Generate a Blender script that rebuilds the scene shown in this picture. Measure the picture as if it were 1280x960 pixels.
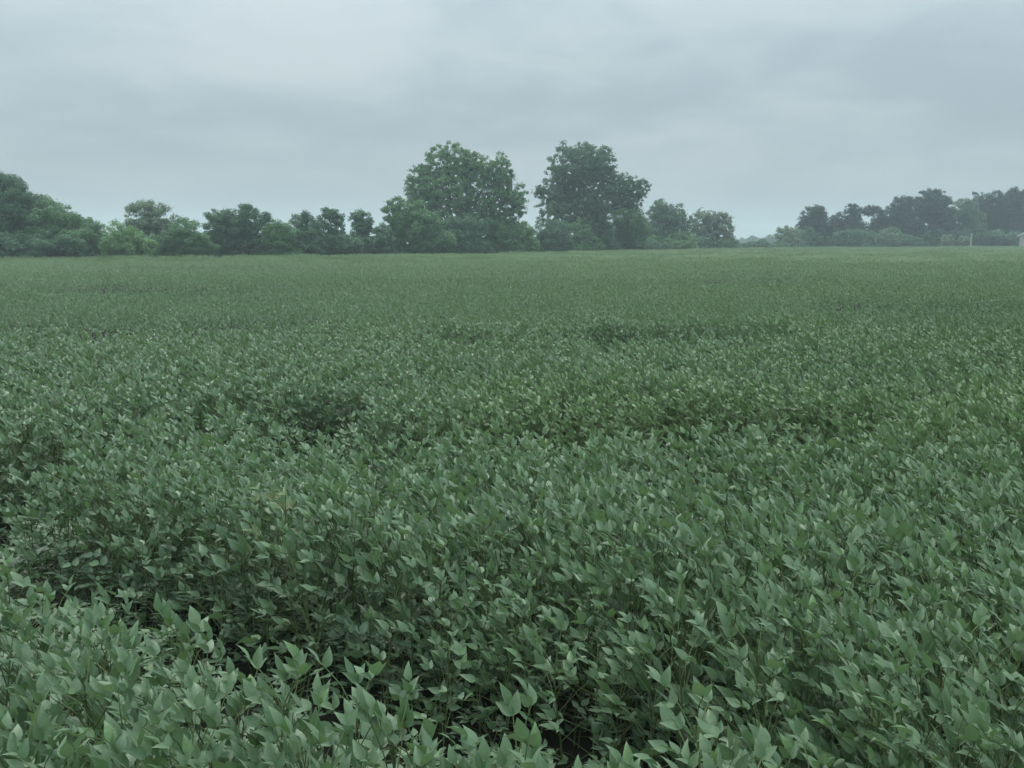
import bpy, math, random
import numpy as np
from mathutils import Matrix, Vector, noise

R = math.radians
for o in list(bpy.data.objects):
    bpy.data.objects.remove(o)
scene = bpy.context.scene
col = scene.collection

# ------------------------------------------------------------------ camera
CAM_Z, FOCAL, PITCH = 2.2, 1250.0, math.atan((480 - 298) / 1250.0)
CANOPY = 0.90
cam_data = bpy.data.cameras.new('camera')
cam_data.sensor_width = 36.0
cam_data.lens = FOCAL / 1280.0 * 36.0
cam_data.clip_start, cam_data.clip_end = 0.05, 6000
cam = bpy.data.objects.new('camera', cam_data)
col.objects.link(cam)
cam.location = (0, 0, CAM_Z)
cam.rotation_euler = (R(90) - PITCH, 0, 0)
scene.camera = cam

# ------------------------------------------------------------------ sky, sun, exposure
SUN_ELEV, SUN_AZ = R(58), R(-28)          # azimuth measured from +Y towards +X
world = bpy.data.worlds.new('World')
scene.world = world
world.use_nodes = True
wn, wl = world.node_tree.nodes, world.node_tree.links
wn.clear()
def N(nt, t, **kw):
    n = nt.nodes.new(t)
    for k, v in kw.items():
        setattr(n, k, v)
    return n
def M(nt, op, a, b=None, c=None, clamp=False):
    n = nt.nodes.new('ShaderNodeMath'); n.operation = op; n.use_clamp = clamp
    for i, v in enumerate((a, b, c)):
        if v is None: continue
        if isinstance(v, (int, float)): n.inputs[i].default_value = v
        else: nt.links.new(v, n.inputs[i])
    return n.outputs[0]
def MIX(nt, f, a, b, mode='MIX'):
    n = nt.nodes.new('ShaderNodeMix'); n.data_type = 'RGBA'; n.blend_type = mode
    for s, v in ((n.inputs[0], f), (n.inputs[6], a), (n.inputs[7], b)):
        if isinstance(v, (int, float)): s.default_value = v
        elif isinstance(v, tuple): s.default_value = v if len(v) == 4 else (*v, 1)
        else: nt.links.new(v, s)
    return n.outputs[2]
def NOISE(nt, vec, scale, detail=4, rough=0.5, dist=0.0):
    n = nt.nodes.new('ShaderNodeTexNoise')
    n.inputs['Scale'].default_value = scale; n.inputs['Detail'].default_value = detail
    n.inputs['Roughness'].default_value = rough; n.inputs['Distortion'].default_value = dist
    if vec is not None: nt.links.new(vec, n.inputs['Vector'])
    return n.outputs['Fac']
def RANGE(nt, v, a, b, c, d):
    n = nt.nodes.new('ShaderNodeMapRange')
    nt.links.new(v, n.inputs[0])
    for i, x in enumerate((a, b, c, d)): n.inputs[i + 1].default_value = x
    n.interpolation_type = 'SMOOTHSTEP'
    return n.outputs[0]
wt = world.node_tree
sky = N(wt, 'ShaderNodeTexSky', sky_type='NISHITA', sun_disc=False)
sky.sun_elevation, sky.sun_rotation = SUN_ELEV, SUN_AZ
sky.air_density, sky.dust_density = 1.0, 3.0
tc = N(wt, 'ShaderNodeTexCoord')
sep = N(wt, 'ShaderNodeSeparateXYZ')
wl.new(tc.outputs['Generated'], sep.inputs[0])
up = M(wt, 'MAXIMUM', sep.outputs[2], 0.0)
# the flat cloud deck, seen in perspective: direction / height
dz = M(wt, 'ADD', up, 0.22)
comb = N(wt, 'ShaderNodeCombineXYZ')
wl.new(M(wt, 'DIVIDE', sep.outputs[0], dz), comb.inputs[0])
wl.new(M(wt, 'DIVIDE', sep.outputs[1], dz), comb.inputs[1])
comb.inputs[2].default_value = 515.56
big = NOISE(wt, comb.outputs[0], 0.95, 4, 0.50, 0.4)
fine = NOISE(wt, comb.outputs[0], 3.0, 5, 0.55, 0.5)
dens = M(wt, 'ADD', M(wt, 'MULTIPLY', big, 0.68), M(wt, 'MULTIPLY', fine, 0.32))
dens = M(wt, 'MULTIPLY_ADD', M(wt, 'SUBTRACT', dens, 0.5), RANGE(wt, up, 0.0, 0.14, 0.35, 1.0), 0.5)   # thins out into the horizon
lum = RANGE(wt, dens, 0.36, 0.64, 0.90, 1.10)
# overcast luminance rises towards the zenith
grad = M(wt, 'MULTIPLY_ADD', up, M(wt, 'MULTIPLY_ADD', up, 1.7, 1.5), 0.88)
lum = M(wt, 'MULTIPLY', lum, grad)
ccol = MIX(wt, RANGE(wt, dens, 0.38, 0.62, 0, 1), (3.75, 4.66, 5.18), (4.30, 4.98, 5.26))
vm = N(wt, 'ShaderNodeVectorMath', operation='SCALE')
wl.new(ccol, vm.inputs[0]); wl.new(lum, vm.inputs['Scale'])
mixc = MIX(wt, 0.96, sky.outputs[0], vm.outputs[0])
bg = N(wt, 'ShaderNodeBackground'); bg.inputs[1].default_value = 0.079
wl.new(mixc, bg.inputs[0])
wl.new(bg.outputs[0], N(wt, 'ShaderNodeOutputWorld').inputs[0])

sun_d = bpy.data.lights.new('sun', 'SUN')
sun_d.energy, sun_d.angle, sun_d.color = 1.5, R(25), (1.0, 0.96, 0.9)
sun = bpy.data.objects.new('sun', sun_d)
col.objects.link(sun)
sd = Vector((math.sin(SUN_AZ) * math.cos(SUN_ELEV), math.cos(SUN_AZ) * math.cos(SUN_ELEV), math.sin(SUN_ELEV)))
sun.rotation_euler = (-sd).to_track_quat('-Z', 'Y').to_euler()

vs = scene.view_settings
vs.view_transform, vs.look, vs.exposure, vs.gamma, vs.use_curve_mapping = 'Standard', 'None', 0.42, 1.0, False
scene.render.engine = 'CYCLES'
cy = scene.cycles
cy.use_denoising = True
cy.max_bounces, cy.diffuse_bounces, cy.glossy_bounces, cy.transmission_bounces, cy.volume_bounces = 5, 3, 2, 3, 1
cy.use_adaptive_sampling = True
cy.adaptive_threshold = 0.02
cy.caustics_reflective = cy.caustics_refractive = False

# ------------------------------------------------------------------ placing helpers
CP, SP = math.cos(PITCH), math.sin(PITCH)
def ray(px, py):
    x, yu = (px - 640) / FOCAL, -(py - 480) / FOCAL
    return x, CP + yu * SP, -SP + yu * CP           # world direction
def at(px, py, Y):
    a, b, c = ray(px, py); t = Y / b
    return Vector((a * t, Y, CAM_Z + c * t))
def on(px, py, z):
    a, b, c = ray(px, py); t = (z - CAM_Z) / c
    return Vector((a * t, b * t, z))
def project(X, Y, Z):
    dy, dz_ = Y, Z - CAM_Z
    depth = dy * CP - dz_ * SP; upv = dy * SP + dz_ * CP
    return 640 + FOCAL * X / depth, 480 - FOCAL * upv / depth
def tag(o, label=None, cat=None, group=None, kind=None):
    if label: o['label'] = label
    if cat: o['category'] = cat
    if group: o['group'] = group
    if kind: o['kind'] = kind
    return o
def empty(name, loc):
    o = bpy.data.objects.new(name, None); o.empty_display_size = 0.1
    o.location = loc; col.objects.link(o); return o
def mesh_obj(name, me, mat=None, parent=None):
    if mat and not me.materials: me.materials.append(mat)
    o = bpy.data.objects.new(name, me); o.parent = parent; col.objects.link(o); return o

# far edge of the crop, as a line on the ground running away to the right
EDGE_PX = [(-500, 328), (-200, 325.5), (0, 323), (400, 320), (560, 317.5), (640, 316), (735, 314), (810, 312), (920, 310),
           (1000, 309), (1280, 308), (1600, 307.6)]
EDGE = [on(x, y, CANOPY + 0.08) for x, y in EDGE_PX]
EDGE_S = np.array([e.x / e.y for e in EDGE]); EDGE_Y = np.array([e.y for e in EDGE])
def edge_at(slope):
    return np.interp(slope, EDGE_S, EDGE_Y)

# ------------------------------------------------------------------ materials
def new_mat(name):
    m = bpy.data.materials.new(name); m.use_nodes = True
    nt = m.node_tree; nt.nodes.clear()
    return m, nt
def principled(nt, color, rough=0.6, spec=0.3):
    p = N(nt, 'ShaderNodeBsdfPrincipled')
    if isinstance(color, tuple): p.inputs['Base Color'].default_value = (*color, 1)
    else: nt.links.new(color, p.inputs['Base Color'])
    p.inputs['Roughness'].default_value = rough
    p.inputs['Specular IOR Level'].default_value = spec
    return p
def out(nt, shader, vol=False):
    nt.links.new(shader, N(nt, 'ShaderNodeOutputMaterial').inputs[1 if vol else 0])

def soy_material(name, yellow=False):
    m, nt = new_mat(name)
    oi = N(nt, 'ShaderNodeObjectInfo'); at_ = N(nt, 'ShaderNodeAttribute', attribute_name='leafvar')
    v = M(nt, 'FRACT', M(nt, 'ADD', oi.outputs['Random'], at_.outputs['Fac']))
    v2 = M(nt, 'FRACT', M(nt, 'MULTIPLY', v, 7.31))
    geo = N(nt, 'ShaderNodeNewGeometry')
    if yellow:
        c = MIX(nt, v, (0.17, 0.22, 0.08), (0.27, 0.29, 0.12))
    else:
        c = MIX(nt, v, (0.068, 0.144, 0.060), (0.142, 0.230, 0.112))
        fresh = M(nt, 'GREATER_THAN', v2, 0.93)
        c = MIX(nt, M(nt, 'MULTIPLY', fresh, 0.75), c, (0.115, 0.230, 0.060))
        # far half of the field: yellower stand, also painted lighter as shaded gaps close up
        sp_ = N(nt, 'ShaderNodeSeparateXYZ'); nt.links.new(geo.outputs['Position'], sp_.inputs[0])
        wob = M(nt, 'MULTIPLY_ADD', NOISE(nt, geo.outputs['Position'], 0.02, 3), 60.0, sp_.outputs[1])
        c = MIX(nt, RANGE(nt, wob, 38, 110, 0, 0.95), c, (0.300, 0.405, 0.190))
        # a strip of fresher, yellower plants crosses the middle distance towards the right
        strip = M(nt, 'MULTIPLY', RANGE(nt, sp_.outputs[1], 6.5, 7.1, 0, 1), RANGE(nt, sp_.outputs[1], 8.3, 9.6, 1, 0))
        strip = M(nt, 'MULTIPLY', strip, RANGE(nt, sp_.outputs[0], -1.2, 0.6, 0, 0.45))
        c = MIX(nt, strip, c, (0.175, 0.265, 0.062))
        # crop vigour drifts over the field
        mpv = N(nt, 'ShaderNodeMapping'); mpv.inputs['Scale'].default_value = (0.25, 1, 0); nt.links.new(geo.outputs['Position'], mpv.inputs[0])
        big_ = NOISE(nt, mpv.outputs[0], 0.06, 3, 0.55)
        c = MIX(nt, RANGE(nt, big_, 0.35, 0.65, 0, 0.45), c, (0.150, 0.240, 0.085))
    # midrib and side veins
    uv = N(nt, 'ShaderNodeUVMap', uv_map='UVMap'); s = N(nt, 'ShaderNodeSeparateXYZ'); nt.links.new(uv.outputs[0], s.inputs[0])
    au = M(nt, 'ABSOLUTE', M(nt, 'SUBTRACT', s.outputs[0], 0.5))
    rib = M(nt, 'LESS_THAN', au, 0.03)
    ph = M(nt, 'SINE', M(nt, 'MULTIPLY', M(nt, 'SUBTRACT', s.outputs[1], M(nt, 'MULTIPLY', au, 0.55)), 46.0))
    vein = RANGE(nt, ph, 0.78, 1.0, 0, 0.30)
    c = MIX(nt, M(nt, 'MAXIMUM', M(nt, 'MULTIPLY', rib, 0.45), vein), c, (0.16, 0.22, 0.12))
    mott = NOISE(nt, geo.outputs['Position'], 60, 3)
    c = MIX(nt, RANGE(nt, mott, 0.35, 0.7, 0, 0.25), c, (0.062, 0.125, 0.055))
    # paler, downy underside
    c = MIX(nt, M(nt, 'MULTIPLY', geo.outputs['Backfacing'], 0.55), c, (0.150, 0.225, 0.140))
    p = principled(nt, c, 0.46, 0.62)
    bp_ = N(nt, 'ShaderNodeBump'); bp_.inputs['Strength'].default_value = 0.3; bp_.inputs['Distance'].default_value = 0.004
    nt.links.new(M(nt, 'ADD', M(nt, 'MULTIPLY', mott, 1.2), M(nt, 'MULTIPLY', vein, -1.6)), bp_.inputs['Height']); nt.links.new(bp_.outputs[0], p.inputs['Normal'])
    p.inputs['Sheen Weight'].default_value = 0.25
    p.inputs['Sheen Tint'].default_value = (0.85, 0.95, 0.9, 1)
    tr = N(nt, 'ShaderNodeBsdfTranslucent'); nt.links.new(MIX(nt, 0.55, c, (0.20, 0.38, 0.07)), tr.inputs[0])
    mx = N(nt, 'ShaderNodeMixShader'); mx.inputs[0].default_value = 0.22
    nt.links.new(p.outputs[0], mx.inputs[1]); nt.links.new(tr.outputs[0], mx.inputs[2])
    out(nt, mx.outputs[0]); return m
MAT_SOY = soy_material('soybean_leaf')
MAT_SOY_YELLOW = soy_material('yellowing_soybean_leaf', True)
m, nt = new_mat('soybean_stem')
oi = N(nt, 'ShaderNodeObjectInfo')
out(nt, principled(nt, MIX(nt, oi.outputs['Random'], (0.08, 0.14, 0.05), (0.15, 0.175, 0.075)), 0.6, 0.3).outputs[0]); MAT_STEM = m

m, nt = new_mat('field_soil')
tcn = N(nt, 'ShaderNodeTexCoord')
a = NOISE(nt, tcn.outputs['Object'], 3.0, 8, 0.6)
b = NOISE(nt, tcn.outputs['Object'], 40.0, 4, 0.6)
c = MIX(nt, a, (0.014, 0.015, 0.010), (0.028, 0.028, 0.019)); c = MIX(nt, M(nt, 'MULTIPLY', b, 0.6), c, (0.022, 0.020, 0.014))
p = principled(nt, c, 0.95, 0.1)
bp = N(nt, 'ShaderNodeBump'); bp.inputs['Strength'].default_value = 0.6; nt.links.new(b, bp.inputs['Height']); nt.links.new(bp.outputs[0], p.inputs['Normal'])
out(nt, p.outputs[0]); MAT_SOIL = m

m, nt = new_mat('meadow_ground')
tcn = N(nt, 'ShaderNodeTexCoord')
a = NOISE(nt, tcn.outputs['Object'], 0.03, 5, 0.6); b = NOISE(nt, tcn.outputs['Object'], 2.0, 6, 0.6)
c = MIX(nt, a, (0.05, 0.085, 0.03), (0.09, 0.12, 0.05)); c = MIX(nt, M(nt, 'MULTIPLY', b, 0.5), c, (0.05, 0.08, 0.03))
out(nt, principled(nt, c, 0.9, 0.1).outputs[0]); MAT_MEADOW = m

def foliage_material(name, dark, light, backc):
    m, nt = new_mat(name)
    at_ = N(nt, 'ShaderNodeAttribute', attribute_name='leafvar'); geo = N(nt, 'ShaderNodeNewGeometry')
    c = MIX(nt, at_.outputs['Fac'], dark, light)
    big_ = NOISE(nt, geo.outputs['Position'], 0.35, 3, 0.55)
    c = MIX(nt, RANGE(nt, big_, 0.38, 0.66, 0, 0.5), c, light)
    c = MIX(nt, M(nt, 'MULTIPLY', geo.outputs['Backfacing'], 0.4), c, backc)
    p = principled(nt, c, 0.6, 0.3)
    tr = N(nt, 'ShaderNodeBsdfTranslucent'); nt.links.new(c, tr.inputs[0])
    mx = N(nt, 'ShaderNodeMixShader'); mx.inputs[0].default_value = 0.22
    nt.links.new(p.outputs[0], mx.inputs[1]); nt.links.new(tr.outputs[0], mx.inputs[2])
    out(nt, mx.outputs[0]); return m
FOL = {
    'dark':  foliage_material('dark_leaves',  (0.063, 0.136, 0.080), (0.122, 0.232, 0.120), (0.146, 0.248, 0.147)),
    'mid':   foliage_material('green_leaves', (0.081, 0.185, 0.080), (0.157, 0.296, 0.125), (0.180, 0.304, 0.147)),
    'light': foliage_material('pale_green_leaves', (0.116, 0.238, 0.086), (0.220, 0.380, 0.138), (0.229, 0.361, 0.164)),
    'grey':  foliage_material('grey_green_leaves', (0.111, 0.169, 0.104), (0.220, 0.298, 0.179), (0.246, 0.312, 0.198)),
    'yellow': foliage_material('yellowish_leaves', (0.172, 0.248, 0.090), (0.326, 0.407, 0.159), (0.294, 0.380, 0.172)),
    'deep':  foliage_material('blackish_green_leaves', (0.022, 0.056, 0.040), (0.046, 0.096, 0.066), (0.055, 0.09, 0.07)),
}
m, nt = new_mat('bark')
tcn = N(nt, 'ShaderNodeTexCoord'); mp = N(nt, 'ShaderNodeMapping'); mp.inputs['Scale'].default_value = (6, 6, 1)
nt.links.new(tcn.outputs['Object'], mp.inputs[0]); a = NOISE(nt, mp.outputs[0], 2.0, 6, 0.6)
p = principled(nt, MIX(nt, a, (0.035, 0.030, 0.024), (0.11, 0.10, 0.085)), 0.9, 0.1)
bp = N(nt, 'ShaderNodeBump'); nt.links.new(a, bp.inputs['Height']); nt.links.new(bp.outputs[0], p.inputs['Normal'])
out(nt, p.outputs[0]); MAT_BARK = m
def plain(name, c0, c1, scale, rough=0.7):
    m, nt = new_mat(name); tcn = N(nt, 'ShaderNodeTexCoord'); a = NOISE(nt, tcn.outputs['Object'], scale, 5, 0.6)
    out(nt, principled(nt, MIX(nt, a, c0, c1), rough, 0.3).outputs[0]); return m
MAT_SIDING = plain('beige_siding', (0.42, 0.38, 0.36), (0.52, 0.48, 0.46), 1.5)
MAT_ROOF = plain('pale_metal_roof', (0.55, 0.58, 0.58), (0.68, 0.70, 0.70), 0.8, 0.45)
MAT_WHITE = plain('white_paint', (0.36, 0.38, 0.36), (0.48, 0.49, 0.47), 2.0, 0.5)
MAT_GLASS = plain('dark_window_glass', (0.02, 0.025, 0.03), (0.04, 0.045, 0.05), 1.0, 0.1)
MAT_DOOR = plain('grey_door_paint', (0.25, 0.26, 0.27), (0.32, 0.33, 0.33), 2.0, 0.5)

# ------------------------------------------------------------------ ground
def sheet(name, pts, z, mat):
    me = bpy.data.meshes.new(name); me.from_pydata([(x, y, z) for x, y in pts], [], [list(range(len(pts)))]); me.update()
    return tag(mesh_obj(name, me, mat), kind='structure')
sheet('ground', [(-1500, -300), (1500, -300), (1500, 1900), (-1500, 1900)], 0.0, MAT_MEADOW)
fp = [(e.x * 0.997, e.y * 0.997) for e in EDGE]
sheet('field_soil', [(-60, -6), (60, -6)] + fp[::-1], 0.006, MAT_SOIL)

# ------------------------------------------------------------------ height of the crop: rolling canopy and wheel tracks
def pl(pts, z=CANOPY):
    return [on(x, y, z).xy for x, y in pts]
TRACKS = [  # polyline, half width (m), depth (m)
    ([p_ + Vector((0.30, 0.45)) for p_ in pl([(-260, 640), (0, 708), (160, 762), (330, 828), (500, 876), (610, 915)])], 0.45, 0.80),
    (pl([(180, 509), (290, 505), (390, 499)]), 0.38, 0.50),
    (pl([(390, 529), (500, 533), (600, 529)]), 0.44, 0.60),
    (pl([(600, 527), (760, 527), (890, 526)]), 0.38, 0.60),
    (pl([(890, 512), (960, 516), (1025, 510)]), 0.50, 0.70),
    (pl([(-120, 572), (40, 550)]), 0.42, 0.6),
    (pl([(-200, 414), (0, 409), (200, 410), (330, 404)]), 1.0, 0.75),
    (pl([(600, 419), (780, 421), (900, 417)]), 0.8, 0.4),
    (pl([(1150, 407), (1260, 409)]), 1.0, 0.7),
    (pl([(-100, 361), (100, 358), (260, 363)]), 1.8, 0.6),
    (pl([(580, 348), (800, 350), (1010, 347)]), 2.4, 0.6),
    (pl([(1080, 379), (1200, 381)]), 1.6, 0.55),
    (pl([(200, 336), (420, 334)]), 3.5, 0.55),
    (pl([(600, 690), (760, 755), (900, 830), (1080, 930)]), 0.16, 0.22),
]
def seg_dist(P, A, B):
    d = B - A; t = np.clip(((P - A) @ d) / (d @ d), 0, 1)
    return np.linalg.norm(P - (A + t[:, None] * d), axis=1)
def vnoise(P, s, seed):
    return np.array([noise.noise((p[0] * s + seed, p[1] * s - seed, seed * 1.7)) for p in P])
def track_drop(P):
    drop = np.zeros(len(P))
    for pts, w, dep in TRACKS:
        pts = [np.array(p) for p in pts]
        lo = np.min(pts, axis=0) - 3 * w; hi = np.max(pts, axis=0) + 3 * w
        idx = np.where(np.all((P > lo) & (P < hi), axis=1))[0]
        if not len(idx): continue
        Q = P[idx]
        d = np.min([seg_dist(Q, pts[i], pts[i + 1]) for i in range(len(pts) - 1)], axis=0)
        d = d + 0.22 * w * vnoise(Q, 2.3, 4.0)
        drop[idx] = np.maximum(drop[idx], dep * np.clip((1.35 - d / w) / 0.45, 0, 1))
    return drop
def canopy_height(P):
    h = CANOPY + 0.08 * vnoise(P, 1.1, 1.0) + 0.06 * vnoise(P, 0.3, 2.0) + 0.14 * vnoise(P * np.array([0.3, 1.0]), 0.075, 3.0) * np.clip(P[:, 1] / 25, 0.2, 1)
    return np.clip(h - track_drop(P), np.where(P[:, 1] > 25.0, 0.56, np.where(P[:, 1] > 9.0, 0.40, 0.24)), 1.2)

# ------------------------------------------------------------------ soybean plants
rng = np.random.default_rng(11)
def leaflet_data(fold, curl, tilt, hires=True):
    """ovate, pointed leaflet of length 1 along +Y, folded along its midrib"""
    if hires:
        vs_ = [0.0, 0.13, 0.32, 0.52, 0.72, 0.88, 1.0]; ws = [0.055, 0.22, 0.285, 0.24, 0.15, 0.062, 0.0]
    else:
        vs_ = [0.0, 0.40, 1.0]; ws = [0.0, 0.33, 0.0]
    V, UV, F = [], [], []
    def z(x, y):
        return abs(x) * fold - curl * y * y + tilt * x * y + (0.02 * math.sin(y * 11 + x * 9) if hires else 0)
    if hires:
        for y, w in zip(vs_[:-1], ws[:-1]):
            for x in (-w, 0, w):
                V.append((x * (1 - 0.15 * fold), y, z(x, y))); UV.append((0.5 + x * 1.5, y))
        V.append((0, 1.0, z(0, 1.0))); UV.append((0.5, 1.0))
        n = len(vs_) - 1
        for i in range(n - 1):
            a_ = 3 * i
            F += [(a_, a_ + 1, a_ + 4, a_ + 3), (a_ + 1, a_ + 2, a_ + 5, a_ + 4)]
        a_ = 3 * (n - 1)
        F += [(a_, a_ + 1, a_ + 3), (a_ + 1, a_ + 2, a_ + 3)]
    else:
        V = [(0, 0, 0), (-0.26, 0.32, z(-0.26, 0.32)), (0.26, 0.32, z(0.26, 0.32)), (0, 1, z(0, 1))]
        UV = [(0.5, 0), (0.1, 0.4), (0.9, 0.4), (0.5, 1)]
        F = [(0, 3, 1), (0, 2, 3)]
    return np.array(V), np.array(UV), F
LEAF_SHAPES = [(0.35, 0.18, 0.05), (0.15, 0.30, -0.1), (0.55, 0.08, 0.12), (0.25, -0.06, 0.0), (0.70, 0.22, -0.06), (0.10, 0.42, 0.1), (0.45, 0.35, 0.2), (0.05, 0.12, -0.25)]
LEAF_HI = [leaflet_data(*s) for s in LEAF_SHAPES]
LEAF_LO = [leaflet_data(*s, hires=False) for s in LEAF_SHAPES]
def make_mesh(name, V, F, UV=None, var=None, mats=(), mi=None, smooth=True):
    me = bpy.data.meshes.new(name)
    me.from_pydata([tuple(v) for v in V], [], F)
    if UV is not None:
        ul = me.uv_layers.new(name='UVMap')
        li = np.zeros(len(me.loops), dtype=np.int32); me.loops.foreach_get('vertex_index', li)
        ul.data.foreach_set('uv', np.asarray(UV, dtype=np.float32)[li].ravel())
    if var is not None:
        me.attributes.new('leafvar', 'FLOAT', 'POINT').data.foreach_set('value', np.asarray(var, dtype=np.float32))
    for m_ in mats: me.materials.append(m_)
    if mi is not None: me.polygons.foreach_set('material_index', np.asarray(mi, dtype=np.int32))
    if smooth: me.polygons.foreach_set('use_smooth', np.ones(len(me.polygons), dtype=bool))
    me.update(); return me
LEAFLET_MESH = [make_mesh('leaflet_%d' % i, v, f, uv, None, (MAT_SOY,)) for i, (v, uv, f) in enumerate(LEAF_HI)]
LEAFLET_YELLOW = [make_mesh('yellow_leaflet_%d' % i, v, f, uv, None, (MAT_SOY_YELLOW,)) for i, (v, uv, f) in enumerate(LEAF_HI)]

def tube(pts, radii, n=4):
    """open tapered tube through pts -> V, F"""
    V, F = [], []
    for i, p_ in enumerate(pts):
        d = (pts[min(i + 1, len(pts) - 1)] - pts[max(i - 1, 0)]); d = d / (np.linalg.norm(d) + 1e-9)
        a_ = np.array([1.0, 0, 0]) if abs(d[0]) < 0.8 else np.array([0, 1.0, 0])
        u = np.cross(d, a_); u /= np.linalg.norm(u); w = np.cross(d, u)
        for k in range(n):
            t = 2 * math.pi * k / n
            V.append(p_ + radii[i] * (math.cos(t) * u + math.sin(t) * w))
    for i in range(len(pts) - 1):
        for k in range(n):
            F.append((i * n + k, i * n + (k + 1) % n, (i + 1) * n + (k + 1) % n, (i + 1) * n + k))
    return V, F
WIND = np.array([-0.80, 0.45, 0.0])
def design_plant(seed, wind=0.75):
    """a soybean plant 0.9 m high: stem points and a list of leaves (petiole points, leaflet frames)"""
    r = np.random.default_rng(seed)
    lean = r.normal(0, 0.05, 2)
    H = 0.80
    stem = [np.array([lean[0] * t * t + 0.012 * math.sin(5 * t + seed), lean[1] * t * t, H * t]) for t in np.linspace(0, 1, 6)]
    def stem_at(t):
        f = t * 5; i = min(int(f), 4); return stem[i] + (stem[i + 1] - stem[i]) * (f - i)
    leaves = []
    n = 20
    for i in range(n):
        u = i / (n - 1)
        t = 0.18 + 0.82 * u ** 0.72
        base = stem_at(t)
        phi = i * 2.4 + r.normal(0, 0.5) + seed * 1.3
        L = (0.26 - 0.12 * u) * r.uniform(0.8, 1.25)
        el = R(34 + 30 * u) + r.normal(0, 0.18)
        az = np.array([math.cos(phi), math.sin(phi), 0])
        d = az * math.cos(el) + np.array([0, 0, math.sin(el)])
        mid = base + d * L * 0.5 + np.array([0, 0, 0.02]) + WIND * 0.01
        end = base + d * L + WIND * 0.03 * wind
        heading = az * 0.70 + WIND * wind * r.uniform(0.5, 2.2) + r.normal(0, 0.25, 3) * np.array([1, 1, 0])
        heading /= np.linalg.norm(heading) + 1e-6
        le = R(r.normal(22 + 22 * u, 20))
        tdir = heading * math.cos(le) + np.array([0, 0, math.sin(le)])
        side = np.cross(tdir, [0, 0, 1.0]); side /= np.linalg.norm(side) + 1e-6
        nrm = np.cross(side, tdir)
        S = r.uniform(0.054, 0.082) * (0.80 + 0.2 * math.sin(math.pi * min(1, 0.3 + u * 0.8)))
        lf = []
        for k, (ang, off, sc) in enumerate(((0, 0.026, 1.0), (R(66), 0.0, 0.90), (-R(66), 0.0, 0.90))):
            a_ = ang + r.normal(0, 0.16)
            td = tdir * math.cos(a_) + side * math.sin(a_)
            # leaflets lift or droop and roll on their own
            pit = r.normal(0.10, 0.33)
            td = td * math.cos(pit) + nrm * math.sin(pit)
            # new growth reaches for the light and leans with the wind
            td = td + np.array([0, 0, 0.30 + 0.65 * u]) + WIND * wind * r.uniform(0.1, 0.7); td /= np.linalg.norm(td)
            nk = nrm - td * (nrm @ td); nk = nk / (np.linalg.norm(nk) + 1e-6)
            sx = np.cross(td, nk); sx /= np.linalg.norm(sx) + 1e-6
            nz = np.cross(sx, td)
            ro = r.normal(0, 0.5)
            x = sx * math.cos(ro) + nz * math.sin(ro); zz = np.cross(x, td)
            s_ = S * sc * r.uniform(0.90, 1.10)
            pos = end + tdir * off
            lf.append((np.array([x, td, zz]).T * s_, pos, int(r.integers(len(LEAF_SHAPES)))))
        leaves.append(([base, mid, end, end + tdir * 0.026], lf))
    return stem, leaves
N_DESIGN = 12
DESIGNS = [design_plant(100 + i) for i in range(N_DESIGN)]

def joined_plant(name, design, hires=True, placing=((0, 0, 0, 0, 1),), skip=0, seed=0):
    V, F, UV, var, mi = [], [], [], [], []
    r = np.random.default_rng(seed); nv = 0
    def add(v, f, uv, x, m_):
        nonlocal nv
        V.append(v); F.extend([tuple(int(q) + nv for q in ff) for ff in f]); UV.append(uv); var.append(np.full(len(v), x)); mi.extend([m_] * len(f)); nv += len(v)
    for (px, py, rot, dsg, sc) in placing:
        stem, leaves = design if design is not None else DESIGNS[dsg]
        c_, s_ = math.cos(rot), math.sin(rot); RM = np.array([[c_, -s_, 0], [s_, c_, 0], [0, 0, 1]]) * (np.array([0.75, 0.75, sc])[:, None] if design is None else sc); T = np.array([px, py, 0])
        if hires:
            v, f = tube(stem, [0.005, 0.0048, 0.0042, 0.0036, 0.003, 0.002], 3)
            v = np.array(v) @ RM.T + T; add(v, f, np.full((len(v), 2), 0.2), r.random(), 1)
        for (pp, lf) in leaves[skip:]:
            if hires:
                v, f = tube(pp, [0.0022, 0.0019, 0.0016, 0.0012], 3)
                v = np.array(v) @ RM.T + T; add(v, f, np.full((len(v), 2), 0.2), r.random(), 1)
            for (A, pos, sh) in lf:
                v, uv, f = (LEAF_HI if hires else LEAF_LO)[sh]
                v = (v @ A.T + pos) @ RM.T + T
                add(v, f, uv, r.random(), 0)
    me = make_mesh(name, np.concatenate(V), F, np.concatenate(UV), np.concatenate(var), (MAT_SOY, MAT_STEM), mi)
    return me

# rows of plants run diagonally, parallel to the nearest wheel track
ROW = np.array([0.83, -0.558]); ROW /= np.linalg.norm(ROW); PERP = np.array([-ROW[1], ROW[0]])
def row_points(y0, y1, half, row_gap, step, slope=0.60):
    ext = y1 * 1.3 + half + 5
    a_ = np.arange(-ext, ext, step); b_ = np.arange(-ext, ext, row_gap)
    A, B = np.meshgrid(a_, b_); A = A.ravel() + rng.uniform(-0.45, 0.45, A.size) * step; B = B.ravel() + rng.normal(0, 0.16, B.size) * row_gap
    P = A[:, None] * ROW + B[:, None] * PERP
    k = (P[:, 1] > y0) & (P[:, 1] <= y1) & (np.abs(P[:, 0]) < slope * P[:, 1] + half)
    P = P[k]
    sl = P[:, 0] / np.maximum(P[:, 1], 0.1)
    return P[P[:, 1] < edge_at(sl)]
near = row_points(0.9, 15.0, 1.4, 0.26, 0.11)
h_near = canopy_height(near)
keep = rng.random(len(near)) > 0.80 * (track_drop(near) > 0.42)
near, h_near = near[keep], h_near[keep]
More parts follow.
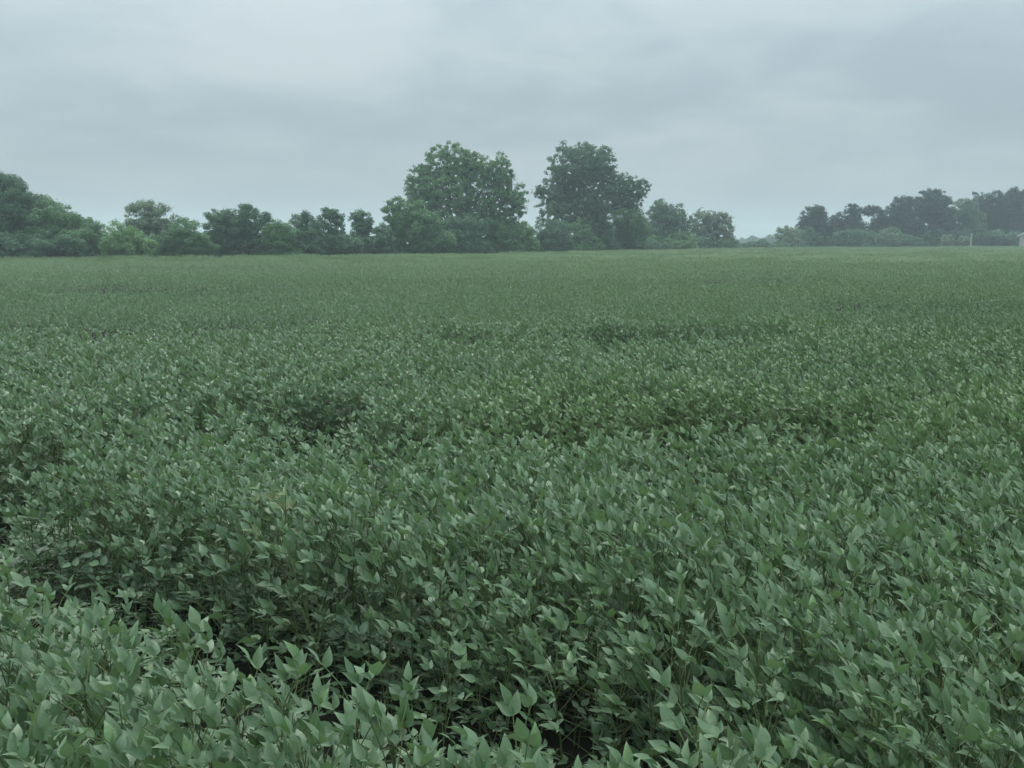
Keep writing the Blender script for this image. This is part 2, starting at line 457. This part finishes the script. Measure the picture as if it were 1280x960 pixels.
px_, py_ = project(near[:, 0], near[:, 1], h_near)
vis = (px_ > -25) & (px_ < 1305) & (py_ < 985)
order = [i for i in np.argsort(near[:, 1]) if vis[i]]
chosen = set(order[:300])

# --- the nearest 300 plants: each a thing with stem, leaves and leaflets
STEM_MESH, PETIOLE_MESH = [], []
for di, (stem, leaves) in enumerate(DESIGNS):
    v, f = tube(stem, [0.005, 0.0048, 0.0042, 0.0036, 0.003, 0.002], 4)
    STEM_MESH.append(make_mesh('stem_%d' % di, v, f, None, None, (MAT_STEM,)))
    row = []
    for pp, lf in leaves:
        v, f = tube(pp, [0.0022, 0.0019, 0.0016, 0.0012], 3)
        row.append(make_mesh('petiole', v, f, None, None, (MAT_STEM,)))
    PETIOLE_MESH.append(row)
gap_line = [np.array(p) for p in TRACKS[0][0]]
def side_of_gap(P):
    # nearer than the track line -> True
    xs = np.array([g[0] for g in gap_line]); ys = np.array([g[1] for g in gap_line])
    return P[1] < np.interp(P[0], xs, ys) if P[0] < xs[-1] else False
yel = on(255, 655, CANOPY)
drop_near = track_drop(near)
yellow_i = min([i for i in order[:300] if drop_near[i] < 0.02 and px_[i] > 200], key=lambda i: (near[i, 0] - yel.x) ** 2 + (near[i, 1] - yel.y) ** 2)
drop_near = track_drop(near)
link = col.objects.link
new_obj = bpy.data.objects.new
ndes = rng.integers(0, N_DESIGN, len(near)); nrot = rng.uniform(-0.55, 0.55, len(near))
nscl = rng.uniform(0.93, 1.08, len(near)); ntilt = rng.normal(0, 0.08, (len(near), 2))
LEAFLET_M4 = [[[(Matrix.Translation(Vector(pos)) @ Matrix(A.tolist()).to_4x4(), sh) for (A, pos, sh) in lf] for (pp, lf) in leaves] for (stem, leaves) in DESIGNS]
for i in order[:300]:
    g = side_of_gap(near[i])
    s = h_near[i] / CANOPY * (1.08 if i == yellow_i else nscl[i])
    t = new_obj('soybean_plant', None); t.empty_display_size = 0.1
    t.location = (near[i, 0], near[i, 1], 0.004); t.rotation_euler = (ntilt[i, 0], ntilt[i, 1], nrot[i])
    t.scale = (0.5 + 0.5 * s, 0.5 + 0.5 * s, s)
    link(t)
    if i == yellow_i: lab = 'soybean plant with yellowing leaves just beyond the dark gap at left'
    elif drop_near[i] > 0.22: lab = 'short shaded soybean plant down in the dark wheel gap at lower left'
    elif g: lab = 'soybean plant of the nearest clump, on the camera side of the dark gap'
    else:
        third = 'left third' if px_[i] < 427 else ('middle third' if px_[i] < 853 else 'right third')
        band = ('lowest band of the photo' if py_[i] > 830 else 'second band above the photo bottom')
        lab = 'soybean plant beyond the gap, %s, %s' % (band, third)
    tag(t, lab, 'soybean plant', 'soybean plants of the near field')
    d = int(ndes[i])
    o = new_obj('stem', STEM_MESH[d]); o.parent = t; link(o)
    for li, row in enumerate(LEAFLET_M4[d]):
        lo = new_obj('leaf', PETIOLE_MESH[d][li]); lo.parent = t; link(lo)
        for k, (mw, sh) in enumerate(row):
            yl = i == yellow_i and (li * 3 + k) % 3 != 0 and li > 8
            q = new_obj('leaflet', (LEAFLET_YELLOW if yl else LEAFLET_MESH)[sh]); q.parent = lo; q.matrix_local = mw; link(q)

# --- the rest of the crop: one mass, plants instanced on points
src = bpy.data.collections.new('soybean_sources')
def add_src(me):
    o = bpy.data.objects.new('source_%03d' % len(src.objects), me); src.objects.link(o)
for d in range(N_DESIGN): add_src(joined_plant('soy_near_%d' % d, DESIGNS[d], True, seed=d))
for d in range(N_DESIGN): add_src(joined_plant('soy_mid_%d' % d, DESIGNS[d], False, skip=7, seed=40 + d))
PATCH, N_PATCH = 2.0, 8
for d in range(N_PATCH):
    r = np.random.default_rng(900 + d)
    pl_ = [(x, y, r.uniform(-0.8, 0.8), int(r.integers(N_DESIGN)), r.uniform(0.9, 1.1)) for x, y in r.uniform(-PATCH / 2 - 0.05, PATCH / 2 + 0.05, (120, 2))]
    add_src(joined_plant('soy_far_%d' % d, None, False, pl_, skip=11, seed=80 + d))
pts, rot, scl, idx = [], [], [], []
for i in range(len(near)):
    if i in chosen: continue
    s = h_near[i] / CANOPY * nscl[i]
    pts.append((near[i, 0], near[i, 1], 0.004)); rot.append((ntilt[i, 0], ntilt[i, 1], nrot[i]))
    scl.append((0.5 + 0.5 * s, 0.5 + 0.5 * s, s)); idx.append(int(ndes[i]))
# low regrowth in the wheel tracks and deep under the canopy
low = row_points(1.0, 8.5, 1.0, 0.20, 0.17)
dl = track_drop(low)
for p_, q_ in zip(low, dl):
    if q_ > 0.04 and rng.random() > (0.55 if q_ > 0.4 else 0.3): continue
    s = rng.uniform(0.24, 0.36) if q_ > 0.3 else rng.uniform(0.30, 0.46)
    pts.append((p_[0], p_[1], 0.003)); rot.append((*rng.normal(0, 0.15, 2), rng.uniform(-3, 3))); scl.append((1.0, 1.0, s)); idx.append(int(rng.integers(N_DESIGN)))
mid = row_points(15.0, 52.0, 2.0, 0.26, 0.115)
h = canopy_height(mid)
for p_, hh in zip(mid, h):
    s = hh / CANOPY * rng.uniform(0.92, 1.08)
    pts.append((p_[0], p_[1], 0.004)); rot.append((*rng.normal(0, 0.08, 2), rng.uniform(-0.8, 0.8))); scl.append((0.78, 0.78, s)); idx.append(N_DESIGN + int(rng.integers(N_DESIGN)))
gx, gy = np.meshgrid(np.arange(-150, 260, PATCH), np.arange(53.0, 345, PATCH))
far = np.stack([gx.ravel(), gy.ravel()], 1); far = far + rng.uniform(-0.15, 0.15, far.shape)
sl = far[:, 0] / far[:, 1]
far = far[(np.abs(sl) < 0.62) & (far[:, 1] + 1.0 < edge_at(sl))]
h = canopy_height(far)
for p_, hh in zip(far, h):
    pts.append((p_[0], p_[1], 0.004)); rot.append((0, 0, int(rng.integers(4)) * math.pi / 2)); scl.append((1, 1, hh / CANOPY)); idx.append(2 * N_DESIGN + int(rng.integers(N_PATCH)))
me = bpy.data.meshes.new('soybean_crop'); me.from_pydata(pts, [], [])
me.attributes.new('rot', 'FLOAT_VECTOR', 'POINT').data.foreach_set('vector', np.array(rot, dtype=np.float32).ravel())
me.attributes.new('scl', 'FLOAT_VECTOR', 'POINT').data.foreach_set('vector', np.array(scl, dtype=np.float32).ravel())
me.attributes.new('idx', 'INT', 'POINT').data.foreach_set('value', np.array(idx, dtype=np.int32))
crop = tag(mesh_obj('soybean_crop', me), 'green soybean crop stretching back to the tree line', 'soybean crop', None, 'stuff')
ng = bpy.data.node_groups.new('spread_plants', 'GeometryNodeTree')
ng.interface.new_socket('Geometry', in_out='INPUT', socket_type='NodeSocketGeometry')
ng.interface.new_socket('Geometry', in_out='OUTPUT', socket_type='NodeSocketGeometry')
gi, go = ng.nodes.new('NodeGroupInput'), ng.nodes.new('NodeGroupOutput')
ci = ng.nodes.new('GeometryNodeCollectionInfo'); ci.inputs['Collection'].default_value = src
ci.inputs['Separate Children'].default_value = True; ci.inputs['Reset Children'].default_value = True
ip = ng.nodes.new('GeometryNodeInstanceOnPoints'); ip.inputs['Pick Instance'].default_value = True
ng.links.new(gi.outputs[0], ip.inputs['Points']); ng.links.new(ci.outputs[0], ip.inputs['Instance'])
for nm, ty, sock in (('rot', 'FLOAT_VECTOR', 'Rotation'), ('scl', 'FLOAT_VECTOR', 'Scale'), ('idx', 'INT', 'Instance Index')):
    na = ng.nodes.new('GeometryNodeInputNamedAttribute'); na.data_type = ty; na.inputs[0].default_value = nm
    ng.links.new(na.outputs[0], ip.inputs[sock])
ng.links.new(ip.outputs[0], go.inputs[0])
crop.modifiers.new('plants', 'NODES').node_group = ng
print('near', len(near), 'mid', len(mid), 'far', len(far))

# ------------------------------------------------------------------ trees and shrubs
def fast_mesh(name, V, F4, var, mat):
    me = bpy.data.meshes.new(name); n, m_ = len(V), len(F4)
    me.vertices.add(n); me.vertices.foreach_set('co', V.astype(np.float32).ravel())
    me.loops.add(4 * m_); me.loops.foreach_set('vertex_index', F4.astype(np.int32).ravel())
    me.polygons.add(m_); me.polygons.foreach_set('loop_start', np.arange(0, 4 * m_, 4, dtype=np.int32)); me.polygons.foreach_set('loop_total', np.full(m_, 4, dtype=np.int32))
    me.attributes.new('leafvar', 'FLOAT', 'POINT').data.foreach_set('value', var.astype(np.float32))
    me.materials.append(mat); me.update(calc_edges=True); return me
def tree(name, label, cat, d, stem_px, lobes, mat, dens=8.0, clump=0.8, open_=0.0, leaf_px=0.98, group=None, seed=0, trunk_r=None, zbase=0.0):
    """lobes: (cx, cy, rx, ry) in photo pixels, turned into ellipsoids of real size at distance d"""
    r = np.random.default_rng(seed + 1000)
    k = d / FOCAL                                       # metres per pixel here
    base = at(stem_px, 310, d); base.z = zbase
    t = empty(name, base); tag(t, label, cat, group)
    B = np.array(base)
    if cat == 'shrub':
        w_ = max(l[2] for l in lobes)
        yb = float(project(base.x, base.y, 0.9)[1])
        lobes = lobes + [(stem_px - 0.35 * w_, yb - 5, w_ * 0.75, 9), (stem_px + 0.35 * w_, yb - 4, w_ * 0.75, 8)]
    C, RAD = [], []
    for j, (cx, cy, rx, ry) in enumerate(lobes):
        dd = d + r.uniform(-0.35, 0.35) * rx * k * (1 if len(lobes) > 1 else 0)
        C.append(np.array(at(cx, cy, dd)) - B); RAD.append(np.array([rx * k, 0.5 * (rx + ry) * k, ry * k]))
    tops = max(c[2] + q[2] for c, q in zip(C, RAD))
    # clumps of leaves: positions in the lobes, pushed outwards, with bites taken out
    clumps, crad, owner = [], [], []
    for j, (c, q) in enumerate(zip(C, RAD)):
        area = lobes[j][2] * lobes[j][3] * 3.1416
        cr = clump * (0.13 * (q[0] + q[2]) / 2 + 0.16)
        nc = int(max(9, area * k * k / (cr * cr) * 1.35))
        u = r.normal(0, 1, (nc, 3)); u /= np.linalg.norm(u, axis=1)[:, None]
        rad = r.random(nc) ** (0.42 - 0.15 * open_)
        p_ = c + u * rad[:, None] * q * r.uniform(0.86, 1.08, nc)[:, None]
        p_ = p_[p_[:, 2] > 0.25]
        clumps.append(p_); crad.append(np.full(len(p_), cr) * r.uniform(0.6, 1.25, len(p_))); owner.append(np.full(len(p_), j))
    P, CR, OW = np.concatenate(clumps), np.concatenate(crad), np.concatenate(owner)
    # woody skeleton
    trad = trunk_r or max(0.05, 0.017 * tops)
    V, F, nv = [], [], 0
    def limb(a_, b_, ra, rb, sag=0.08, n=5):
        nonlocal nv
        L = np.linalg.norm(b_ - a_); off = r.normal(0, sag, 3) * L
        ps = [a_ + (b_ - a_) * s_ + off * math.sin(math.pi * s_) for s_ in np.linspace(0, 1, n)]
        v, f = tube(ps, list(np.linspace(ra, rb, n)), 6 if ra > 0.06 else 4)
        V.extend(v); F.extend([tuple(q_ + nv for q_ in ff) for ff in f]); nv += len(v)
    lowest = min(c[2] - 0.6 * q[2] for c, q in zip(C, RAD))
    fork = np.array([r.normal(0, 0.02) * tops, 0, max(0.12 * tops, min(lowest, 0.45 * tops))])
    root = np.array([0, 0, -0.15])
    limb(root, fork, trad * 1.25, trad * 0.85, 0.02)
    for j, (c, q) in enumerate(zip(C, RAD)):
        a_ = c - np.array([0, 0, 0.35 * q[2]])
        limb(fork - np.array([0, 0, 0.05]), a_, trad * 0.62, trad * 0.34, 0.06, 7)
        mine = P[OW == j]
        if len(mine) == 0: continue
        nb = min(len(mine), 26)
        for b_ in mine[r.choice(len(mine), nb, replace=False)]:
            limb(a_ + (c - a_) * r.uniform(0, 0.9), b_, trad * 0.2, 0.012, 0.08, 4)
    mesh_obj('trunk', make_mesh('trunk', V, F, None, None, (MAT_BARK,)), None, t)
    # leaves: two-sided faces, folded quads gathered round the clumps
    area = sum(l[2] * l[3] * 3.1416 for l in lobes)
    nl = int(area * dens)
    w = CR ** 2; pick = r.choice(len(P), nl, p=w / w.sum())
    g = r.normal(0, 1, (nl, 3)); g *= np.minimum(1.0, 1.7 / np.linalg.norm(g, axis=1))[:, None] * (0.62 + 0.35 * (r.random(nl) < 0.12))[:, None]
    pos = P[pick] + g * CR[pick][:, None] * np.array([1.0, 1.0, 0.75])
    pos[:, 2] = np.maximum(pos[:, 2], 0.05)
    if open_ > 0:
        fq = 0.115 / (k * clump)
        ok = np.array([noise.noise((x[0] * fq + seed, x[1] * fq * 0.2, x[2] * fq)) for x in pos]) > -0.50 + 0.62 * open_
        pos, g, pick = pos[ok], g[ok], pick[ok]; nl = len(pos)
    sz = leaf_px * k * r.uniform(0.55, 1.25, nl)
    nrm = g * 0.7 + r.normal(0, 0.6, (nl, 3)) + np.array([0, 0, 0.5]); nrm /= np.linalg.norm(nrm, axis=1)[:, None]
    a_ = np.cross(nrm, r.normal(0, 1, (nl, 3))); a_ /= np.linalg.norm(a_, axis=1)[:, None]; b_ = np.cross(nrm, a_)
    a_ *= sz[:, None]; b_ *= sz[:, None] * (0.62 + 0.35 * (r.random(nl) < 0.12))[:, None]
    Q = np.stack([pos - a_, pos - b_ * 1.0 + a_ * 0.1, pos + a_, pos + b_ + a_ * 0.1], 1).reshape(-1, 3)
    cv = r.random(len(P)) * 0.55
    var = np.repeat(np.clip(cv[pick] + r.random(nl) * 0.45, 0, 1), 4)
    mesh_obj('crown', fast_mesh('crown', Q, np.arange(4 * nl).reshape(-1, 4), var, FOL[mat]), None, t)
    return t
def ed(px, back):
    return float(edge_at((px - 640) / FOCAL)) + back

T, S = 'tree', 'shrub'
HEDGE = 'hedgerow behind the field'
FARW = 'wood at the far right'
SPECS = [
 # ---- left group
 ('broadleaf_tree', 'tallest tree of the left group, cut by the left photo edge', T, -10, 6, [(-30, 262, 62, 52), (8, 240, 30, 24), (-5, 290, 60, 34), (22, 262, 30, 30)], 'dark', {}, HEDGE),
 ('broadleaf_tree', 'sloping green tree beside the tallest left tree', T, 55, 5, [(55, 275, 32, 30), (72, 290, 38, 32), (40, 298, 40, 26)], 'mid', {}, HEDGE),
 ('broadleaf_tree', 'low green tree ending the slope of the left group', T, 100, 6, [(98, 290, 26, 24), (115, 298, 22, 22), (88, 304, 30, 18)], 'mid', {}, HEDGE),
 ('shrub', 'dark shrub at the foot of the sloping left trees', S, 50, 3, [(45, 306, 50, 16), (85, 308, 26, 14)], 'dark', {}, HEDGE),
 ('shrub', 'dark shrub under the tallest left tree at the photo edge', S, -5, 3, [(-10, 305, 40, 18)], 'dark', {}, HEDGE),
 ('shrub', 'pale green rounded shrub in front of the grey-green round tree', S, 155, 2, [(150, 301, 26, 22), (176, 310, 20, 13)], 'light', {}, HEDGE),
 ('broadleaf_tree', 'grey-green round loose tree rising behind the pale shrub', T, 185, 12, [(186, 275, 34, 25), (178, 296, 26, 22), (205, 294, 20, 20)], 'grey', dict(open_=0.15), HEDGE),
 ('shrub', 'dark low shrub right of the pale green shrub', S, 215, 5, [(214, 302, 20, 20), (200, 310, 12, 12)], 'dark', {}, HEDGE),
 ('shrub', 'light topped shrub between grey-green tree and twin-domed tree', S, 240, 4, [(238, 295, 24, 22), (250, 308, 26, 14)], 'mid', {}, HEDGE),
 ('broadleaf_tree', 'lower left dome of the twin-domed dark tree', T, 275, 6, [(277, 282, 24, 22), (275, 303, 28, 18)], 'dark', {}, HEDGE),
 ('broadleaf_tree', 'taller pointed dome of the twin-domed dark trees', T, 310, 6, [(308, 277, 20, 23), (312, 296, 28, 24), (333, 281, 7, 15)], 'dark', dict(open_=0.15), HEDGE),
 ('shrub', 'flat-topped green shrub right of the twin-domed trees', S, 345, 5, [(348, 296, 24, 22), (345, 309, 30, 12)], 'mid', {}, HEDGE),
 ('broadleaf_tree', 'dark flat tree beside the tree with a bent top branch', T, 380, 6, [(378, 292, 24, 22), (381, 272, 7, 8), (380, 306, 28, 15)], 'dark', {}, HEDGE),
 ('broadleaf_tree', 'ragged tree with a bent top branch left of the sky gap', T, 407, 7, [(404, 288, 16, 20), (412, 266, 13, 7), (424, 279, 8, 12), (405, 304, 20, 15)], 'dark', dict(open_=0.3, clump=0.8), HEDGE),
 ('shrub', 'low shrub under the small sky gap', S, 432, 5, [(432, 306, 22, 13)], 'dark', {}, HEDGE),
 ('broadleaf_tree', 'small round-headed tree right of the sky gap', T, 453, 8, [(452, 274, 14, 12), (455, 290, 18, 16), (458, 305, 22, 14)], 'dark', dict(open_=0.1), HEDGE),
 ('shrub', 'dark shrub between small round-headed tree and big airy tree', S, 478, 5, [(478, 300, 16, 18)], 'dark', {}, HEDGE),
 # ---- the two big trees
 ('broadleaf_tree', 'big airy round-crowned tree left of the middle', T, 577, 9,
   [(562, 206, 36, 27), (588, 212, 22, 24), (530, 232, 26, 28), (626, 218, 16, 26), (608, 218, 18, 20), (560, 245, 40, 32), (605, 252, 36, 34), (642, 252, 20, 26), (528, 266, 26, 24), (575, 280, 48, 20), (628, 278, 24, 18)],
   'mid', dict(open_=0.5, clump=0.55, dens=8.0), 'two big trees in the middle'),
 ('broadleaf_tree', 'twiggy small tree at the left foot of the big airy tree', T, 500, 6, [(494, 268, 15, 22), (508, 280, 24, 28), (500, 300, 24, 18)], 'mid', dict(open_=0.25, clump=0.7), HEDGE),
 ('shrub', 'leafy shrub under the left side of the big airy tree', S, 535, 4, [(528, 283, 26, 30), (540, 302, 30, 17)], 'mid', {}, HEDGE),
 ('shrub', 'dark shrub around the trunk of the big airy tree', S, 578, 4, [(578, 292, 34, 24), (575, 306, 36, 13)], 'dark', {}, HEDGE),
 ('shrub', 'green shrub under the right side of the big airy tree', S, 622, 5, [(618, 292, 32, 22), (630, 304, 26, 14)], 'mid', {}, HEDGE),
 ('shrub', 'pale green shrub in the gap between the two big trees', S, 655, 4, [(653, 296, 15, 20), (660, 306, 16, 10)], 'light', dict(dens=7.0), HEDGE),
 ('broadleaf_tree', 'big dense dark tree right of the middle', T, 732, 8,
   [(722, 206, 38, 29), (748, 206, 22, 24), (705, 236, 30, 30), (745, 240, 36, 32), (775, 240, 26, 24), (797, 236, 16, 13), (698, 262, 26, 26), (735, 265, 34, 26), (790, 252, 14, 12), (675, 240, 9, 8)],
   'dark', dict(open_=0.48, clump=0.55, dens=8.5), 'two big trees in the middle'),
 ('shrub', 'dark shrub at the left foot of the big dense tree', S, 690, 5, [(690, 294, 24, 22), (690, 305, 28, 11)], 'dark', {}, HEDGE),
 ('shrub', 'green rounded shrub before the trunk of the big dense tree', S, 722, 4, [(722, 295, 20, 18), (735, 304, 22, 11)], 'mid', {}, HEDGE),
 ('shrub', 'dark shrub right of the big dense tree trunk', S, 748, 6, [(745, 288, 22, 24), (752, 302, 22, 12)], 'dark', {}, HEDGE),
 ('broadleaf_tree', 'bushy green tree under the right limb of the big dense tree', T, 780, 5, [(782, 278, 24, 24), (788, 296, 28, 18), (770, 300, 20, 14)], 'mid', {}, HEDGE),
 ('broadleaf_tree', 'dark rounded tree between the bushy tree and the grey-green end tree', T, 832, 8, [(825, 270, 22, 19), (842, 276, 20, 20), (830, 293, 34, 19)], 'dark', dict(open_=0.1), HEDGE),
 ('shrub', 'pale low shrub before the dark rounded tree', S, 850, 3, [(850, 300, 20, 11), (822, 303, 18, 9)], 'light', {}, HEDGE),
 ('broadleaf_tree', 'grey-green round tree at the right end of the hedgerow', T, 886, 8, [(880, 278, 20, 17), (900, 283, 18, 18), (885, 296, 30, 15), (908, 298, 13, 10)], 'grey', dict(open_=0.3), HEDGE),
 ('shrub', 'low shrub at the foot of the grey-green end tree', S, 900, 4, [(895, 304, 24, 7)], 'mid', {}, HEDGE),
]
for i, (nm, lb, ct, sx, back, lobes, mt, kw, gp) in enumerate(SPECS):
    tree(nm, lb, ct, ed(sx, back), sx, lobes, mt, seed=i, group=gp, **kw)
# ---- undergrowth filling the foot of the tree line
def undergrowth(name, label, xa, xb, back, hpx, n, seed):
    r = np.random.default_rng(seed)
    px = r.uniform(xa, xb, n)
    dd = edge_at((px - 640) / FOCAL) + back + r.normal(0, 1.2, n)
    top_ = np.array([noise.noise((x * 0.03, 3.3, seed)) + 0.6 * noise.noise((x * 0.11, 1.3, seed)) for x in px])
    k_ = dd / FOCAL
    hgt = np.maximum(0.9, (hpx * (1 + 0.45 * top_)) * k_)
    pos = np.stack([(px - 640) / FOCAL * dd, dd, 0.05 + hgt * r.random(n) ** 0.8], 1)
    nrm = r.normal(0, 1, (n, 3)) + np.array([0, -0.3, 0.6]); nrm /= np.linalg.norm(nrm, axis=1)[:, None]
    a_ = np.cross(nrm, r.normal(0, 1, (n, 3))); a_ /= np.linalg.norm(a_, axis=1)[:, None]; b_ = np.cross(nrm, a_)
    sz = (1.5 * k_ * r.uniform(0.6, 1.3, n))[:, None]
    Q = np.stack([pos - a_ * sz, pos - b_ * sz * 0.6, pos + a_ * sz, pos + b_ * sz * 0.6], 1).reshape(-1, 3)
    o = mesh_obj(name, fast_mesh(name, Q, np.arange(4 * n).reshape(-1, 4), np.repeat(r.random(n), 4), FOL['dark']))
    return tag(o, label, 'undergrowth', None, 'stuff')
undergrowth('undergrowth', 'dark undergrowth along the foot of the two big trees', 470, 915, 7.0, 22, 34000, 5)
undergrowth('undergrowth', 'dark undergrowth along the foot of the lower left hedgerow', -330, 470, 8.0, 36, 75000, 7)
undergrowth('undergrowth', 'low weedy margin across the gap between hedgerow and far wood', 900, 992, 5.0, 14, 9000, 8)
undergrowth('undergrowth', 'dark undergrowth along the foot of the far wood', 985, 1480, 13.0, 25, 34000, 6)
# ---- distant trees in the notch of the horizon
NOTCH = [(930, 420, [(929, 303, 11, 5)], 'leftmost faint bluish tree on the horizon gap'),
         (942, 380, [(941, 302, 9, 7), (938, 305, 12, 4)], 'faint bluish round tree in the middle of the horizon gap'),
         (952, 400, [(952, 303, 9, 6)], 'faint low bluish tree right of the gap middle'),
         (964, 340, [(963, 301, 9, 8), (962, 305, 11, 5)], 'hazy tree just left of the small grey-green round tree')]
for i, (sx, d, lobes, lb) in enumerate(NOTCH):
    tree('broadleaf_tree', lb, T, d, sx, lobes, 'dark', seed=200 + i, leaf_px=1.0, group='hazy trees on the horizon')
# ---- wood at the right
RIGHT = [
 ('broadleaf_tree', 'small grey-green round tree at the left end of the far wood', T, 984, 6, [(984, 294, 16, 13), (985, 302, 18, 8)], 'grey', {}),
 ('broadleaf_tree', 'dark domed tree next to the small grey-green tree', T, 1018, 14, [(1018, 272, 18, 15), (1012, 284, 17, 16), (1024, 290, 20, 18)], 'deep', dict(open_=0.1)),
 ('broadleaf_tree', 'short tree in the dip after the dark domed tree', T, 1046, 18, [(1046, 279, 14, 13), (1046, 294, 18, 15)], 'deep', {}),
 ('broadleaf_tree', 'narrow tree with a small sky hole on its right', T, 1066, 16, [(1066, 268, 11, 14), (1066, 286, 15, 20)], 'deep', {}),
 ('broadleaf_tree', 'flat-crowned tree beside the small sky hole', T, 1092, 16, [(1090, 264, 17, 7), (1095, 290, 18, 18), (1104, 277, 9, 10)], 'deep', {}),
 ('broadleaf_tree', 'broad dark tree left of the tallest far tree', T, 1128, 15, [(1128, 264, 22, 20), (1122, 284, 22, 20), (1140, 290, 20, 18)], 'deep', {}),
 ('broadleaf_tree', 'rounded dark tree forming the first high crest of the wood', T, 1166, 15, [(1166, 256, 24, 20), (1170, 278, 28, 26), (1180, 292, 22, 16)], 'deep', {}),
 ('broadleaf_tree', 'paler tree in the dip behind the white post', T, 1208, 14, [(1206, 266, 20, 18), (1214, 284, 20, 20), (1204, 294, 22, 14)], 'dark', {}),
 ('broadleaf_tree', 'dark tree rising right of the white post', T, 1236, 18, [(1228, 258, 18, 18), (1246, 262, 18, 24), (1240, 286, 26, 22)], 'deep', {}),
 ('broadleaf_tree', 'tall dark tree over the little shed at the right photo edge', T, 1276, 20, [(1268, 256, 20, 22), (1292, 258, 26, 24), (1274, 284, 30, 24)], 'deep', {}),
 ('shrub', 'pale rounded shrub at the foot of the short dip tree', S, 1058, 5, [(1055, 298, 16, 10), (1070, 297, 12, 11)], 'dark', {}),
 ('shrub', 'conical greyish shrub left of the broad dark tree', S, 1108, 5, [(1104, 298, 10, 11), (1116, 300, 9, 9)], 'grey', {}),
 ('shrub', 'low shrub under the broad dark tree', S, 1140, 5, [(1140, 303, 12, 6)], 'dark', {}),
 ('shrub', 'small round pale shrub left of the white post', S, 1184, 5, [(1184, 300, 8, 7)], 'grey', {}),
 ('shrub', 'small pale shrub directly beside the white post', S, 1205, 6, [(1205, 301, 7, 6)], 'grey', {}),
 ('shrub', 'low dark shrub between white post and shed', S, 1240, 6, [(1240, 302, 24, 7)], 'deep', {}),
]
for i, (nm, lb, ct, sx, back, lobes, mt, kw) in enumerate(RIGHT):
    tree(nm, lb, ct, ed(sx, back), sx, lobes, mt, seed=300 + i, group=FARW, leaf_px=1.0, **kw)

# ------------------------------------------------------------------ white post and shed by the far wood
def box(name, x0, x1, y0, y1, z0, z1, mat, parent):
    V = [(x, y, z) for x in (x0, x1) for y in (y0, y1) for z in (z0, z1)]
    F = [(0, 1, 3, 2), (4, 6, 7, 5), (0, 4, 5, 1), (2, 3, 7, 6), (0, 2, 6, 4), (1, 5, 7, 3)]
    return mesh_obj(name, make_mesh(name, V, F, None, None, (mat,), None, False), None, parent)
d = ed(1213, 1.5)
pb = at(1213.5, 307, d); top = at(1213.5, 292.5, d).z
post = tag(empty('utility_post', (pb.x, d, 0)), 'slim whitish post standing before the far wood', 'post')
v, f = tube([np.array([0, 0, -0.3]), np.array([0, 0, top * 0.5]), np.array([0.02, 0, top])], [0.11, 0.10, 0.09], 10)
mesh_obj('shaft', make_mesh('shaft', v, f, None, None, (MAT_WHITE,)), None, post)
box('cap', -0.13, 0.13, -0.13, 0.13, top - 0.02, top + 0.1, MAT_WHITE, post)
d = ed(1278, 2.0)
x0 = at(1274.5, 300, d).x; wz = at(1275, 294.5, d).z; W, D = 6.0, 8.0
shed = tag(empty('shed', (x0, d, 0)), 'little beige shed with pale roof at the right photo edge', 'shed')
shed.rotation_euler.z = -math.atan2(x0, d) - R(2)
rz_ = wz + 1.5
mesh_obj('wall', make_mesh('wall', [(0, 0, 0), (W, 0, 0), (W, D, 0), (0, D, 0), (0, 0, wz), (W, 0, wz), (W, D, wz), (0, D, wz), (W / 2, 0, rz_), (W / 2, D, rz_)],
     [(0, 1, 5, 8, 4), (1, 2, 6, 5), (2, 3, 7, 9, 6), (3, 0, 4, 7)], None, None, (MAT_SIDING,), None, False), None, shed)
for s in (0, 1):
    xa, za = (-0.4, wz - 0.19) if s == 0 else (W + 0.4, wz - 0.19)
    V = [(xa, -0.45, za), (xa, D + 0.45, za), (W / 2, D + 0.45, rz_ + 0.02), (W / 2, -0.45, rz_ + 0.02)]; V += [(x, y, z + 0.22) for x, y, z in V]
    mesh_obj('roof', make_mesh('roof', V, [(0, 1, 2, 3), (4, 7, 6, 5), (0, 4, 5, 1), (1, 5, 6, 2), (2, 6, 7, 3), (3, 7, 4, 0)], None, None, (MAT_ROOF,), None, False), None, shed)
dr = box('door', 1.2, 2.2, -0.06, 0.03, 0.02, 2.0, MAT_DOOR, shed)
wnd = box('window', 3.4, 4.6, -0.06, 0.03, 1.0, 2.0, MAT_WHITE, shed)
box('pane', 3.48, 4.52, -0.075, -0.062, 1.08, 1.92, MAT_GLASS, wnd)

# ------------------------------------------------------------------ haze
m, nt = new_mat('haze_air')
pv = N(nt, 'ShaderNodeVolumePrincipled'); pv.inputs['Density'].default_value = 0.00132
pv.inputs['Color'].default_value = (0.76, 0.87, 0.93, 1); pv.inputs['Anisotropy'].default_value = 0.2
out(nt, pv.outputs[0], True)
hz = box('haze', -1550, 1550, -350, 1950, -1.2, 26.0, m, None)
tag(hz, 'pale haze in the air over the field', 'haze', None, 'stuff')
